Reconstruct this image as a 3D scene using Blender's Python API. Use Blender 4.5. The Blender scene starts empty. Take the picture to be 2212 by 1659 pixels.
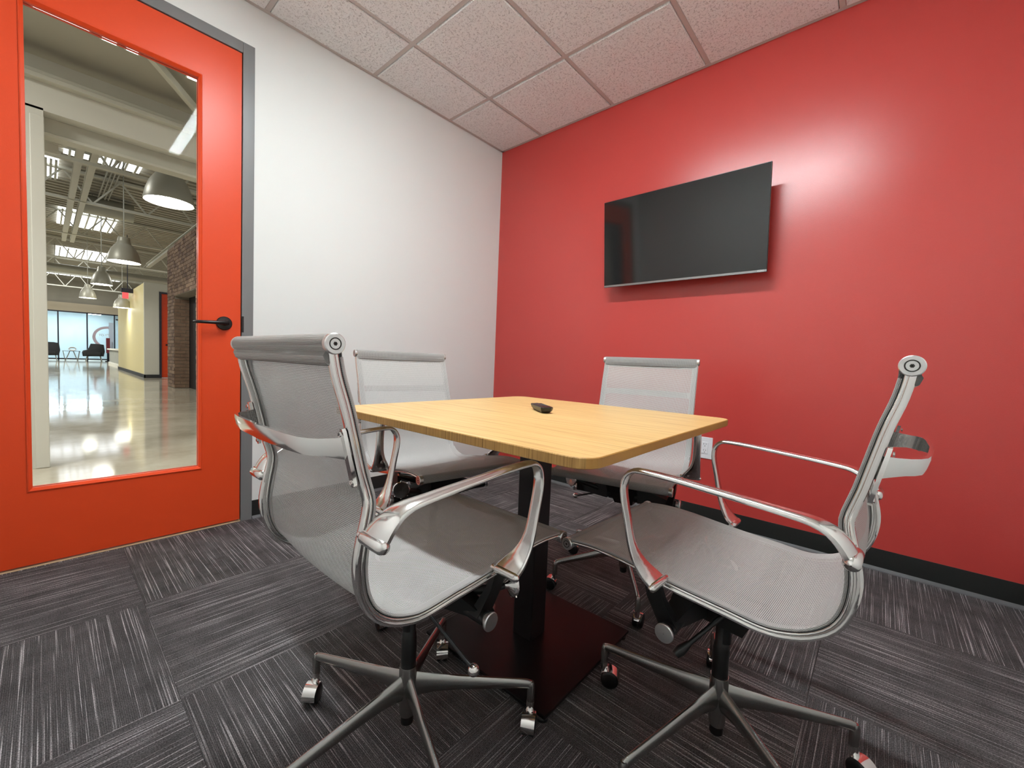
import bpy, bmesh, math, random
from mathutils import Vector, Matrix
random.seed(7)
PI = math.pi
S = bpy.context.scene
COL = S.collection

# ------------------------------------------------------------------ camera
R_ = Vector((0.74556036, 0.66525666, 0.03966516))
U_ = Vector((-0.06404379, 0.01227763, 0.99787156))
F_ = Vector((-0.6633537, 0.74651379, -0.05175927))
cam_d = bpy.data.cameras.new('camera')
cam = bpy.data.objects.new('camera', cam_d)
COL.objects.link(cam)
M = Matrix.Identity(4)
for i in range(3):
    M[i][0], M[i][1], M[i][2] = R_[i], U_[i], -F_[i]
M[0][3], M[1][3], M[2][3] = 2.51173, -2.58886, 0.90398
cam.matrix_world = M
cam_d.sensor_fit = 'HORIZONTAL'
cam_d.sensor_width = 36.0
cam_d.lens = 898.4357 / 2212 * 36
cam_d.clip_start = 0.02
cam_d.clip_end = 200
S.camera = cam

# ------------------------------------------------------------------ world, exposure, key lights
w = bpy.data.worlds.new('world'); S.world = w; w.use_nodes = True
w.node_tree.nodes['Background'].inputs[0].default_value = (0.75, 0.82, 0.9, 1)
w.node_tree.nodes['Background'].inputs[1].default_value = 0.12
S.view_settings.view_transform = 'Standard'
S.view_settings.look = 'None'
S.view_settings.exposure = 0.0
S.view_settings.gamma = 1.0
S.view_settings.use_curve_mapping = False
H = 2.667                      # ceiling height
LAMP = 184.0                    # slot luminaire above the table
CORR = 6.0                    # corridor linear lights
PEND = 38.0                    # corridor pendants

# ------------------------------------------------------------------ materials
def srgb(r, g, b):
    f = lambda c: c / 12.92 if c <= .04045 else ((c + .055) / 1.055) ** 2.4
    return (f(r / 255), f(g / 255), f(b / 255), 1)

def mat(name, col, rough=.5, metal=0., spec=.5, bump=None, var=None, coat=0., emit=None, sheen=0.):
    m = bpy.data.materials.new(name); m.use_nodes = True
    nt = m.node_tree; b = nt.nodes['Principled BSDF']
    b.inputs['Base Color'].default_value = col
    b.inputs['Roughness'].default_value = rough
    b.inputs['Metallic'].default_value = metal
    b.inputs['Specular IOR Level'].default_value = spec
    b.inputs['Coat Weight'].default_value = coat
    b.inputs['Sheen Weight'].default_value = sheen
    if emit:
        b.inputs['Emission Color'].default_value = emit[0]
        b.inputs['Emission Strength'].default_value = emit[1]
    tc = nt.nodes.new('ShaderNodeTexCoord')
    if var:   # scale, amount
        n = nt.nodes.new('ShaderNodeTexNoise'); n.inputs['Scale'].default_value = var[0]; n.inputs['Detail'].default_value = 4
        nt.links.new(tc.outputs['Object'], n.inputs['Vector'])
        mx = nt.nodes.new('ShaderNodeMix'); mx.data_type = 'RGBA'
        mx.inputs[6].default_value = tuple(c * (1 - var[1]) for c in col[:3]) + (1,)
        mx.inputs[7].default_value = tuple(min(1, c * (1 + var[1])) for c in col[:3]) + (1,)
        nt.links.new(n.outputs['Fac'], mx.inputs[0]); nt.links.new(mx.outputs[2], b.inputs['Base Color'])
    if bump:  # scale, strength, distance
        n = nt.nodes.new('ShaderNodeTexNoise'); n.inputs['Scale'].default_value = bump[0]; n.inputs['Detail'].default_value = 3
        nt.links.new(tc.outputs['Object'], n.inputs['Vector'])
        bp = nt.nodes.new('ShaderNodeBump'); bp.inputs['Strength'].default_value = bump[1]; bp.inputs['Distance'].default_value = bump[2]
        nt.links.new(n.outputs['Fac'], bp.inputs['Height']); nt.links.new(bp.outputs['Normal'], b.inputs['Normal'])
    return m

def nodes(m):
    return m.node_tree.nodes, m.node_tree.links, m.node_tree.nodes['Principled BSDF']

def math_node(nt, op, a, b=None, c=None):
    n = nt.nodes.new('ShaderNodeMath'); n.operation = op
    for i, v in enumerate((a, b, c)):
        if v is None: continue
        if isinstance(v, (int, float)): n.inputs[i].default_value = v
        else: nt.links.new(v, n.inputs[i])
    return n.outputs[0]

m_white = mat('white_wall_paint', (.80, .815, .785, 1), .6, bump=(220, .12, .002))
m_red = mat('red_wall_paint', (.55, .056, .048, 1), .265, spec=.62, bump=(260, .16, .002))
m_door = mat('orange_red_door_paint', srgb(224, 74, 34), .34, spec=.3, bump=(240, .08, .002))
m_frame = mat('grey_frame_paint', srgb(122, 122, 122), .32, bump=(300, .05, .001))
m_black = mat('black_plastic', (.006, .006, .006, 1), .35)
m_blackmet = mat('black_powder_coat', (.012, .010, .011, 1), .3, bump=(500, .2, .0006))
m_plate = mat('black_satin_plate', (.008, .0065, .007, 1), .32, spec=.2, bump=(600, .15, .0004))
m_base = mat('black_rubber_base', (.010, .011, .010, 1), .5)
m_toe = mat('grey_rubber_toe', (.10, .10, .105, 1), .5)
m_chrome = mat('polished_aluminium', (.80, .79, .77, 1), .10, 1.0, bump=(35, .05, .001))
m_arm = mat('brushed_arm_aluminium', (.78, .77, .75, 1), .17, 1.0)
m_satin = mat('satin_aluminium', (.38, .375, .36, 1), .27, 1.0)
m_cap = mat('brushed_cap_steel', (.72, .72, .71, 1), .30, 1.0)
m_hex = mat('dark_socket', (.05, .045, .04, 1), .5, .5)
m_screen = mat('dark_glossy_screen', (.012, .012, .012, 1), .07, spec=.62)
m_bezel = mat('black_bezel', (.006, .006, .006, 1), .3)
m_silver = mat('silver_trim', (.35, .36, .36, 1), .35, 1.0)
m_print = mat('white_print', (.8, .8, .8, 1), .5)
m_plug = mat('white_outlet_plastic', srgb(236, 236, 240), .35)
m_grid = mat('ceiling_grid_paint', srgb(204, 196, 190), .5)
m_mortar = mat('mortar', srgb(150, 140, 126), .9, bump=(60, .5, .004))
m_corrwhite = mat('corridor_white_paint', srgb(214, 212, 200), .5, bump=(40, .2, .003))
m_steel = mat('painted_steel', srgb(196, 194, 180), .5, var=(3, .08))
m_deck = mat('roof_deck_paint', srgb(170, 165, 150), .7, var=(2, .15))
m_galv = mat('galvanised_duct', srgb(170, 170, 160), .4, .5)
m_yellow = mat('yellow_wall_paint', srgb(236, 222, 166), .5)
m_rubber = mat('dark_cove_base', (.02, .02, .024, 1), .5)
m_mullion = mat('dark_mullion', (.02, .02, .035, 1), .4)
m_fabric_blk = mat('black_upholstery', (.012, .012, .013, 1), .8)
m_deskwood = mat('brown_desk_panel', srgb(120, 92, 58), .5, var=(8, .2))
m_shade = mat('grey_spun_shade', srgb(186, 184, 170), .4, .2)
m_sill = mat('ivory_threshold', srgb(226, 190, 150), .5)

def emis(name, col, s):
    m = bpy.data.materials.new(name); m.use_nodes = True
    nt = m.node_tree; nt.nodes.clear()
    e = nt.nodes.new('ShaderNodeEmission'); e.inputs[0].default_value = col; e.inputs[1].default_value = s
    o = nt.nodes.new('ShaderNodeOutputMaterial'); nt.links.new(e.outputs[0], o.inputs[0])
    return m
m_lamp = emis('slot_lamp_lens', (.91, 1, 1.03, 1), LAMP)
m_strip = emis('corridor_lamp_lens', (1, .98, .94, 1), CORR)
m_pend = emis('pendant_lamp_lens', (1, .98, .92, 1), PEND)
m_sky = emis('skylight_lens', (.93, .95, 1, 1), 4.5)
m_exit = emis('red_exit_face', (1, .12, .12, 1), 1.3)

def glass(name, tint, refl=1.0):
    m = bpy.data.materials.new(name); m.use_nodes = True
    nt = m.node_tree; nt.nodes.clear()
    t = nt.nodes.new('ShaderNodeBsdfTransparent'); t.inputs[0].default_value = tint
    g = nt.nodes.new('ShaderNodeBsdfGlossy'); g.inputs['Roughness'].default_value = .01
    fr = nt.nodes.new('ShaderNodeFresnel'); fr.inputs[0].default_value = 1.35
    mm = math_node(nt, 'MULTIPLY', fr.outputs[0], refl)
    mx = nt.nodes.new('ShaderNodeMixShader'); o = nt.nodes.new('ShaderNodeOutputMaterial')
    nt.links.new(mm, mx.inputs[0]); nt.links.new(t.outputs[0], mx.inputs[1]); nt.links.new(g.outputs[0], mx.inputs[2])
    nt.links.new(mx.outputs[0], o.inputs[0])
    return m
m_glass = glass('clear_door_glass', (.97, .98, .97, 1), .1)
m_bluegl = glass('storefront_glass', (.9, .96, 1, 1))

# carpet: stripes along local Y
m_carpet = mat('striped_carpet', (.05, .045, .047, 1), .95, spec=.1)
def carpet():
    nt = m_carpet.node_tree; n, l, b = nodes(m_carpet)
    tc = n.new('ShaderNodeTexCoord'); oi = n.new('ShaderNodeObjectInfo')
    off = n.new('ShaderNodeCombineXYZ')
    l.new(math_node(nt, 'MULTIPLY', oi.outputs['Random'], 37.0), off.inputs[0]); l.new(math_node(nt, 'MULTIPLY', oi.outputs['Random'], 91.0), off.inputs[1])
    add = n.new('ShaderNodeVectorMath'); add.operation = 'ADD'; l.new(tc.outputs['Object'], add.inputs[0]); l.new(off.outputs[0], add.inputs[1])
    def noise(sx, sy, detail=2, rough=.5):
        mp = n.new('ShaderNodeMapping'); mp.inputs['Scale'].default_value = (sx, sy, 1); l.new(add.outputs[0], mp.inputs[0])
        t = n.new('ShaderNodeTexNoise'); t.inputs['Scale'].default_value = 1; t.inputs['Detail'].default_value = detail; t.inputs['Roughness'].default_value = rough
        l.new(mp.outputs[0], t.inputs['Vector']); return t.outputs['Fac']
    def ramp(v, a, c):
        r = n.new('ShaderNodeMapRange'); r.inputs['From Min'].default_value = a; r.inputs['From Max'].default_value = c; l.new(v, r.inputs[0]); return r.outputs[0]
    lines = ramp(noise(330, 2.2, 1), .57, .65)           # thin light yarns
    broken = ramp(noise(170, 6, 2), .34, .56)
    yarn = math_node(nt, 'MULTIPLY', lines, math_node(nt, 'ADD', math_node(nt, 'MULTIPLY', broken, .75), .25))
    band = noise(26, 2.0, 3, .6)                          # wide tone bands
    blot = noise(9, 14, 3, .6)
    spk = noise(420, 300, 1)
    # yarn ribs in X
    sx = n.new('ShaderNodeSeparateXYZ'); l.new(tc.outputs['Object'], sx.inputs[0])
    rib = math_node(nt, 'SINE', math_node(nt, 'MULTIPLY', sx.outputs[0], 2 * PI / .0038))
    base = math_node(nt, 'ADD', math_node(nt, 'MULTIPLY', ramp(band, .25, .75), .045), math_node(nt, 'MULTIPLY', ramp(blot, .3, .7), .04))
    base = math_node(nt, 'ADD', base, .056)
    base = math_node(nt, 'ADD', base, math_node(nt, 'MULTIPLY', yarn, .36))
    base = math_node(nt, 'MULTIPLY', base, math_node(nt, 'ADD', math_node(nt, 'MULTIPLY', ramp(spk, .3, .7), .9), .45))
    base = math_node(nt, 'MULTIPLY', base, math_node(nt, 'ADD', math_node(nt, 'MULTIPLY', rib, .18), .9))
    comb = n.new('ShaderNodeCombineColor')
    l.new(math_node(nt, 'MULTIPLY', base, 1.03), comb.inputs[0]); l.new(math_node(nt, 'MULTIPLY', base, .955), comb.inputs[1]); l.new(math_node(nt, 'MULTIPLY', base, .965), comb.inputs[2])
    l.new(comb.outputs[0], b.inputs['Base Color'])
    bp = n.new('ShaderNodeBump'); bp.inputs['Strength'].default_value = .6; bp.inputs['Distance'].default_value = .003
    l.new(math_node(nt, 'ADD', math_node(nt, 'MULTIPLY', rib, .3), spk), bp.inputs['Height']); l.new(bp.outputs[0], b.inputs['Normal'])
carpet()

# ceiling tile: fissured mineral board
m_tile = mat('fissured_ceiling_tile', srgb(226, 218, 211), .85, spec=.2)
def ceil():
    nt = m_tile.node_tree; n, l, b = nodes(m_tile)
    tc = n.new('ShaderNodeTexCoord'); oi = n.new('ShaderNodeObjectInfo')
    add = n.new('ShaderNodeVectorMath'); add.operation = 'ADD'; l.new(tc.outputs['Object'], add.inputs[0])
    cx = n.new('ShaderNodeCombineXYZ'); l.new(math_node(nt, 'MULTIPLY', oi.outputs['Random'], 53.0), cx.inputs[0]); l.new(cx.outputs[0], add.inputs[1])
    t = n.new('ShaderNodeTexNoise'); t.inputs['Scale'].default_value = 120; t.inputs['Detail'].default_value = 3; t.inputs['Distortion'].default_value = 1.2
    l.new(add.outputs[0], t.inputs['Vector'])
    r = n.new('ShaderNodeMapRange'); r.inputs['From Min'].default_value = .33; r.inputs['From Max'].default_value = .43; l.new(t.outputs['Fac'], r.inputs[0])
    mx = n.new('ShaderNodeMix'); mx.data_type = 'RGBA'; mx.inputs[6].default_value = (.70, .69, .665, 1); mx.inputs[7].default_value = (.93, .945, .925, 1)
    l.new(r.outputs[0], mx.inputs[0]); l.new(mx.outputs[2], b.inputs['Base Color'])
    bp = n.new('ShaderNodeBump'); bp.inputs['Strength'].default_value = .8; bp.inputs['Distance'].default_value = .003
    l.new(r.outputs[0], bp.inputs['Height']); l.new(bp.outputs[0], b.inputs['Normal'])
ceil()

# bamboo table top: strips along local X, end grain shows on the faces across X... edges use the same lamination
m_bamboo = mat('bamboo_ply', srgb(224, 178, 104), .36, spec=.45)
def bamboo(m, c0, c1, c2, edge):
    nt = m.node_tree; n, l, b = nodes(m)
    tc = n.new('ShaderNodeTexCoord')
    def noise(sc, d=2):
        mp = n.new('ShaderNodeMapping'); mp.inputs['Scale'].default_value = sc; l.new(tc.outputs['Object'], mp.inputs[0])
        t = n.new('ShaderNodeTexNoise'); t.inputs['Scale'].default_value = 1; t.inputs['Detail'].default_value = d
        l.new(mp.outputs[0], t.inputs['Vector']); return t.outputs['Fac']
    a = noise((4.5, 120, 1), 3) if not edge else noise((230, 230, 4), 1)
    f = noise((5, 260, 1), 2) if not edge else noise((420, 420, 12), 2)
    r = n.new('ShaderNodeMapRange'); r.inputs['From Min'].default_value = .3; r.inputs['From Max'].default_value = .68
    l.new(math_node(nt, 'ADD', math_node(nt, 'MULTIPLY', a, .62), math_node(nt, 'MULTIPLY', f, .38)), r.inputs[0])
    cr = n.new('ShaderNodeValToRGB'); l.new(r.outputs[0], cr.inputs[0])
    cr.color_ramp.elements[0].color = c0; cr.color_ramp.elements[1].color = c2
    e = cr.color_ramp.elements.new(.45); e.color = c1
    l.new(cr.outputs[0], b.inputs['Base Color'])
bamboo(m_bamboo, srgb(182, 134, 78), srgb(216, 176, 114), srgb(230, 198, 140), False)
m_bambooedge = mat('bamboo_end_grain', srgb(160, 116, 54), .5)
bamboo(m_bambooedge, srgb(124, 88, 42), srgb(172, 130, 70), srgb(196, 154, 90), True)
m_bambooside = mat('bamboo_side_grain', srgb(176, 128, 62), .5, var=(30, .12))

# mesh fabric for the chairs: grid of UV ridges with pin holes
def sling_mat(name, dark, lite, hole, P):
    m = mat(name, lite, .42, spec=.6)
    nt = m.node_tree; n, l, b = nodes(m)
    b.inputs['Metallic'].default_value = .25
    uv = n.new('ShaderNodeUVMap'); sp = n.new('ShaderNodeSeparateXYZ'); l.new(uv.outputs[0], sp.inputs[0])
    su = math_node(nt, 'SINE', math_node(nt, 'MULTIPLY', sp.outputs[0], 2 * PI / P))
    sv = math_node(nt, 'SINE', math_node(nt, 'MULTIPLY', sp.outputs[1], 2 * PI / (P * .85)))
    h = math_node(nt, 'ADD', math_node(nt, 'MULTIPLY', su, .5), math_node(nt, 'MULTIPLY', sv, .5))
    r = n.new('ShaderNodeMapRange'); r.inputs['From Min'].default_value = -.8; r.inputs['From Max'].default_value = .5; l.new(h, r.inputs[0])
    mx = n.new('ShaderNodeMix'); mx.data_type = 'RGBA'; mx.inputs[6].default_value = dark; mx.inputs[7].default_value = lite
    l.new(r.outputs[0], mx.inputs[0]); l.new(mx.outputs[2], b.inputs['Base Color'])
    bp = n.new('ShaderNodeBump'); bp.inputs['Strength'].default_value = .7; bp.inputs['Distance'].default_value = .0008
    l.new(h, bp.inputs['Height']); l.new(bp.outputs[0], b.inputs['Normal'])
    a = n.new('ShaderNodeMapRange'); a.inputs['From Min'].default_value = -.70; a.inputs['From Max'].default_value = -.20
    a.inputs['To Min'].default_value = 1 - hole; a.inputs['To Max'].default_value = 1; l.new(h, a.inputs[0])
    l.new(a.outputs[0], b.inputs['Alpha'])
    return m
m_sling = sling_mat('grey_mesh_fabric', (.10, .095, .09, 1), (.68, .665, .64, 1), .8, .0033)
m_roll = sling_mat('grey_mesh_fabric_doubled', (.12, .116, .11, 1), (.50, .485, .465, 1), 0, .0024)

m_hem = sling_mat('grey_mesh_hem', (.16, .155, .15, 1), (.62, .60, .58, 1), 0, .0024)
m_brick = mat('brown_brick', srgb(128, 96, 78), .85, bump=(90, .6, .004))
def brickmat():
    nt = m_brick.node_tree; n, l, b = nodes(m_brick)
    g = n.new('ShaderNodeNewGeometry')
    tc = n.new('ShaderNodeTexCoord'); no = n.new('ShaderNodeTexNoise'); no.inputs['Scale'].default_value = 9; l.new(tc.outputs['Object'], no.inputs['Vector'])
    v = math_node(nt, 'ADD', math_node(nt, 'MULTIPLY', g.outputs['Random Per Island'], .5), math_node(nt, 'MULTIPLY', no.outputs['Fac'], .5))
    cr = n.new('ShaderNodeValToRGB'); l.new(v, cr.inputs[0])
    cr.color_ramp.elements[0].position = .2; cr.color_ramp.elements[0].color = srgb(92, 66, 54)
    cr.color_ramp.elements[1].position = .85; cr.color_ramp.elements[1].color = srgb(160, 132, 108)
    l.new(cr.outputs[0], b.inputs['Base Color'])
brickmat()
m_concrete = mat('polished_concrete', srgb(196, 188, 168), .09, spec=.6)
def conc():
    nt = m_concrete.node_tree; n, l, b = nodes(m_concrete)
    tc = n.new('ShaderNodeTexCoord')
    a = n.new('ShaderNodeTexNoise'); a.inputs['Scale'].default_value = 1.6; a.inputs['Detail'].default_value = 9; a.inputs['Roughness'].default_value = .66; l.new(tc.outputs['Object'], a.inputs['Vector'])
    cr = n.new('ShaderNodeValToRGB'); l.new(a.outputs['Fac'], cr.inputs[0])
    cr.color_ramp.elements[0].position = .3; cr.color_ramp.elements[0].color = srgb(168, 158, 138)
    cr.color_ramp.elements[1].position = .7; cr.color_ramp.elements[1].color = srgb(208, 202, 184)
    l.new(cr.outputs[0], b.inputs['Base Color'])
    r = n.new('ShaderNodeMapRange'); r.inputs['To Min'].default_value = .03; r.inputs['To Max'].default_value = .14; l.new(a.outputs['Fac'], r.inputs[0]); l.new(r.outputs[0], b.inputs['Roughness'])
conc()

# ------------------------------------------------------------------ mesh builder
class MB:
    def __init__(s):
        s.v = []; s.f = []; s.mi = []; s.uv = {}
    def add(s, vs, fs, mi=0):
        o = len(s.v); s.v += [tuple(v) for v in vs]
        for f in fs: s.f.append([i + o for i in f]); s.mi.append(mi)
    def box(s, x0, y0, z0, x1, y1, z1, mi=0):
        s.add([(x0, y0, z0), (x1, y0, z0), (x1, y1, z0), (x0, y1, z0), (x0, y0, z1), (x1, y0, z1), (x1, y1, z1), (x0, y1, z1)],
              [(0, 3, 2, 1), (4, 5, 6, 7), (0, 1, 5, 4), (1, 2, 6, 5), (2, 3, 7, 6), (3, 0, 4, 7)], mi)
    def loft(s, rings, closed_ring=True, cap=True, mi=0):
        n = len(rings[0]); o = len(s.v)
        for r in rings: s.v += [tuple(p) for p in r]
        for i in range(len(rings) - 1):
            for j in range(n if closed_ring else n - 1):
                k = (j + 1) % n
                s.f.append([o + i * n + j, o + i * n + k, o + (i + 1) * n + k, o + (i + 1) * n + j]); s.mi.append(mi)
        if cap:
            s.f.append([o + j for j in range(n)][::-1]); s.mi.append(mi)
            s.f.append([o + (len(rings) - 1) * n + j for j in range(n)]); s.mi.append(mi)
    def tube(s, path, rad, n=12, mi=0, cap=True, flat=1.0):
        path = [Vector(p) for p in path]; rads = rad if isinstance(rad, (list, tuple)) else [rad] * len(path)
        rings = []; up = None
        for i, p in enumerate(path):
            t = (path[min(i + 1, len(path) - 1)] - path[max(i - 1, 0)]).normalized()
            if up is None:
                up = Vector((0, 0, 1)) if abs(t.z) < .9 else Vector((0, 1, 0))
            a = t.cross(up).normalized(); up = a.cross(t).normalized()
            rings.append([p + (a * math.cos(q) + up * math.sin(q) * flat) * rads[i] for q in [2 * PI * j / n for j in range(n)]])
        s.loft(rings, True, cap, mi)
    def bar(s, a, b, wd, ht, mi=0):
        a = Vector(a); b = Vector(b); t = (b - a).normalized()
        up = Vector((0, 0, 1)) if abs(t.z) < .95 else Vector((0, 1, 0))
        x = t.cross(up).normalized() * wd / 2; y = x.cross(t).normalized() * ht / 2
        s.loft([[p - x - y, p + x - y, p + x + y, p - x + y] for p in (a, b)], True, True, mi)
    def lathe(s, prof, c=(0, 0, 0), axis='z', n=24, mi=0, cap=False):
        c = Vector(c); rings = []
        for r, h in prof:
            ring = []
            for j in range(n):
                q = 2 * PI * j / n; a, b = r * math.cos(q), r * math.sin(q)
                ring.append(c + (Vector((a, b, h)) if axis == 'z' else Vector((h, a, b)) if axis == 'x' else Vector((b, h, a))))
            rings.append(ring)
        s.loft(rings, True, cap, mi)
    def sphere(s, c, r, n=14, mi=0):
        s.lathe([(max(1e-5, r * math.sin(PI * i / n)), -r * math.cos(PI * i / n)) for i in range(n + 1)], c, 'z', n + 4, mi)
    def mesh(s, name, mats, smooth=True, ang=35):
        me = bpy.data.meshes.new(name); me.from_pydata(s.v, [], s.f)
        for m in (mats if isinstance(mats, (list, tuple)) else [mats]): me.materials.append(m)
        me.polygons.foreach_set('material_index', s.mi)
        bm = bmesh.new(); bm.from_mesh(me); bmesh.ops.recalc_face_normals(bm, faces=bm.faces); bm.to_mesh(me); bm.free()
        if smooth:
            me.polygons.foreach_set('use_smooth', [True] * len(me.polygons)); me.set_sharp_from_angle(angle=math.radians(ang))
        me.update(); return me
    def obj(s, name, mats, parent=None, smooth=True, ang=35, bevel=0, **props):
        return link(name, s.mesh(name, mats, smooth, ang), parent, bevel, **props)

def link(name, me, parent=None, bevel=0, matrix=None, **props):
    o = bpy.data.objects.new(name, me); COL.objects.link(o)
    if parent: o.parent = parent
    if matrix is not None: o.matrix_basis = matrix
    for k, v in props.items(): o[k] = v
    if bevel:
        b = o.modifiers.new('bevel', 'BEVEL'); b.width = bevel; b.segments = 2; b.limit_method = 'ANGLE'; b.angle_limit = math.radians(40)
    return o
def empty(name, loc, rz=0, **props):
    o = bpy.data.objects.new(name, None); COL.objects.link(o); o.location = loc; o.rotation_euler = (0, 0, rz)
    o.empty_display_size = .1
    for k, v in props.items(): o[k] = v
    return o
def box(name, a, b, m, parent=None, bevel=0, **props):
    mb = MB(); mb.box(*a, *b); return mb.obj(name, m, parent, False, bevel=bevel, **props)
def struct(name, a, b, m, **p):
    return box(name, a, b, m, kind='structure', **p)
def text_mesh(name, txt, size, m, matrix, parent, ext=.0004):
    cu = bpy.data.curves.new(name, 'FONT'); cu.body = txt; cu.size = size; cu.extrude = ext; cu.align_x = 'CENTER'; cu.align_y = 'CENTER'
    t = bpy.data.objects.new(name + '_tmp', cu); COL.objects.link(t)
    bpy.context.view_layer.update()
    me = bpy.data.meshes.new_from_object(t.evaluated_get(bpy.context.evaluated_depsgraph_get()))
    bpy.data.objects.remove(t); me.materials.clear(); me.materials.append(m)
    return link(name, me, parent, matrix=matrix)

# ------------------------------------------------------------------ room shell
RX, RY = 3.06, -3.06           # unseen right wall and wall behind the camera
DY0, DY1, DZ = -2.868, -1.851, 2.462   # outer frame
# floor slab + carpet tiles
fl = MB(); fl.box(-.12, RY, -.06, RX, 0, -.006)
floor = fl.obj('floor', m_base, None, False, kind='structure')
T = .6
tm = MB(); g = .0005; tm.box(-T / 2 + g, -T / 2 + g, -.006, T / 2 - g, T / 2 - g, 0)
tile_me = tm.mesh('carpet_tile', m_carpet, False)
for i in range(-1, 6):
    for j in range(6):
        x0 = .012 + T * i; x1 = x0 + T; y1 = -.565 - T * (j - 1); y0 = y1 - T
        cx0, cx1, cy0, cy1 = max(x0, 0), min(x1, RX), max(y0, RY), min(y1, 0)
        if cx1 - cx0 < .005 or cy1 - cy0 < .005: continue
        along_y = (i + j) % 2 == 0
        if (cx0, cx1, cy0, cy1) == (x0, x1, y0, y1): me = tile_me; cen = ((x0 + x1) / 2, (y0 + y1) / 2)
        else:
            cen = ((cx0 + cx1) / 2, (cy0 + cy1) / 2); hx, hy = (cx1 - cx0) / 2 - g, (cy1 - cy0) / 2 - g
            if not along_y: hx, hy = hy, hx
            q = MB(); q.box(-hx, -hy, -.006, hx, hy, 0); me = q.mesh('carpet_tile', m_carpet, False)
        o = link('carpet_tile', me, floor)
        o.location = (cen[0], cen[1], 0); o.rotation_euler = (0, 0, 0 if along_y else PI / 2)

struct('wall_far', (-.12, 0, -.06), (RX + .1, .12, 3.0), m_red)
struct('wall_right', (RX, RY, -.06), (RX + .1, 0, 3.0), m_white)
struct('wall_back', (-.12, RY - .1, -.06), (RX + .1, RY, 3.0), m_white)
wl = MB()
wl.box(-.12, DY1 - .01, -.06, 0, 0, 3.0); wl.box(-.12, RY, -.06, 0, DY0 + .01, 3.0); wl.box(-.12, DY0 + .01, DZ - .01, 0, DY1 - .01, 3.0)
wl.obj('wall_left', m_white, None, False, kind='structure')

def baseboard(name, p0, p1, nrm):
    p0 = Vector(p0); p1 = Vector(p1); n = Vector(nrm); up = Vector((0, 0, 1))
    prof = [(0, .003), (.0045, .003), (.0045, .088), (.003, .1), (0, .1)]
    mb = MB(); mb.loft([[p + n * a + up * b for a, b in prof] for p in (p0, p1)])
    o = mb.obj(name, m_base, None, True, 30, kind='structure')
    toe = MB(); prof = [(.0045, .0), (.017, .0), (.0155, .004), (.0085, .009), (.0045, .016)]
    toe.loft([[p + n * a + up * b for a, b in prof] for p in (p0, p1)])
    toe.obj('toe', m_toe, o, True, 30)
baseboard('baseboard_far', (0, 0, 0), (RX, 0, 0), (0, -1, 0))
baseboard('baseboard_left', (0, DY1, 0), (0, 0, 0), (1, 0, 0))
baseboard('baseboard_right', (RX, RY, 0), (RX, 0, 0), (-1, 0, 0))

# ceiling: grid + tiles
cl = MB(); cl.box(-.02, RY, H + .05, RX, .02, H + .09)
ceiling = cl.obj('ceiling', m_white, None, False, kind='structure')
G = .6096; gx0 = .427 - G; gy0 = -.583 + G
tees = MB(); hw = .0119
xs = [gx0 + G * k for k in range(7)]; ys = [gy0 - G * k for k in range(7)]
for x in xs:
    if 0 < x < RX: tees.box(x - hw, RY, H, x + hw, 0, H + .004)
for y in ys:
    if RY < y < 0:
        tees.box(0, y - hw, H - .0002, RX, y + hw, H + .0035)
for a, b in (((0, RY, H), (.022, 0, H + .002)), ((0, -.022, H), (RX, 0, H + .002)), ((RX - .022, RY, H), (RX, 0, H + .002)), ((0, RY, H), (RX, RY + .022, H + .002))):
    tees.box(a[0], a[1], a[2] - .001, b[0], b[1], b[2])
tees.obj('ceiling_grid', m_grid, ceiling, False)
LX0, LX1, LY = 1.037, 2.256, gy0 - 3 * G + G * 0  # luminaire along the grid line
LY = -.583 - 2 * G
for i in range(6):
    for j in range(6):
        x0, x1 = xs[i], xs[i + 1]; y1, y0 = ys[j], ys[j + 1]
        x0, x1, y0, y1 = max(x0, .012), min(x1, RX - .012), max(y0, RY + .012), min(y1, -.012)
        if x1 - x0 < .03 or y1 - y0 < .03: continue
        r = .0145
        X0, X1, Y0, Y1 = x0 + r, x1 - r, y0 + r, y1 - r
        if abs(y1 - LY) < .01 and x0 > LX0 - .01 and x1 < LX1 + .01: Y1 -= .03
        if abs(y0 - LY) < .01 and x0 > LX0 - .01 and x1 < LX1 + .01: Y0 += .03
        cx, cy = (X0 + X1) / 2, (Y0 + Y1) / 2
        q = MB(); a, b2 = (X1 - X0) / 2, (Y1 - Y0) / 2
        q.loft([[(-a, -b2, .03), (a, -b2, .03), (a, b2, .03), (-a, b2, .03)], [(-a, -b2, -.004), (a, -b2, -.004), (a, b2, -.004), (-a, b2, -.004)],
                [(-a + .004, -b2 + .004, -.008), (a - .004, -b2 + .004, -.008), (a - .004, b2 - .004, -.008), (-a + .004, b2 - .004, -.008)]])
        o = q.obj('ceiling_tile', m_tile, ceiling, False); o.location = (cx, cy, H)
# luminaire
lum = empty('linear_slot_light', ((LX0 + LX1) / 2, LY, H - .02), label='slim recessed linear slot light in the ceiling grid above the table', category='light')
q = MB(); hl = (LX1 - LX0) / 2; q.box(-hl, -.042, .012, hl, .042, .05); q.box(-hl, -.046, .0, hl, -.036, .03); q.box(-hl, .036, 0, hl, .046, .03)
q.box(-hl, -.046, 0, -hl + .006, .046, .03); q.box(hl - .006, -.046, 0, hl, .046, .03)
q.obj('housing', m_grid, lum, False)
q = MB(); q.box(-hl + .006, -.035, -.013, hl - .006, .035, .010); q.obj('lens', m_lamp, lum, False)

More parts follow.
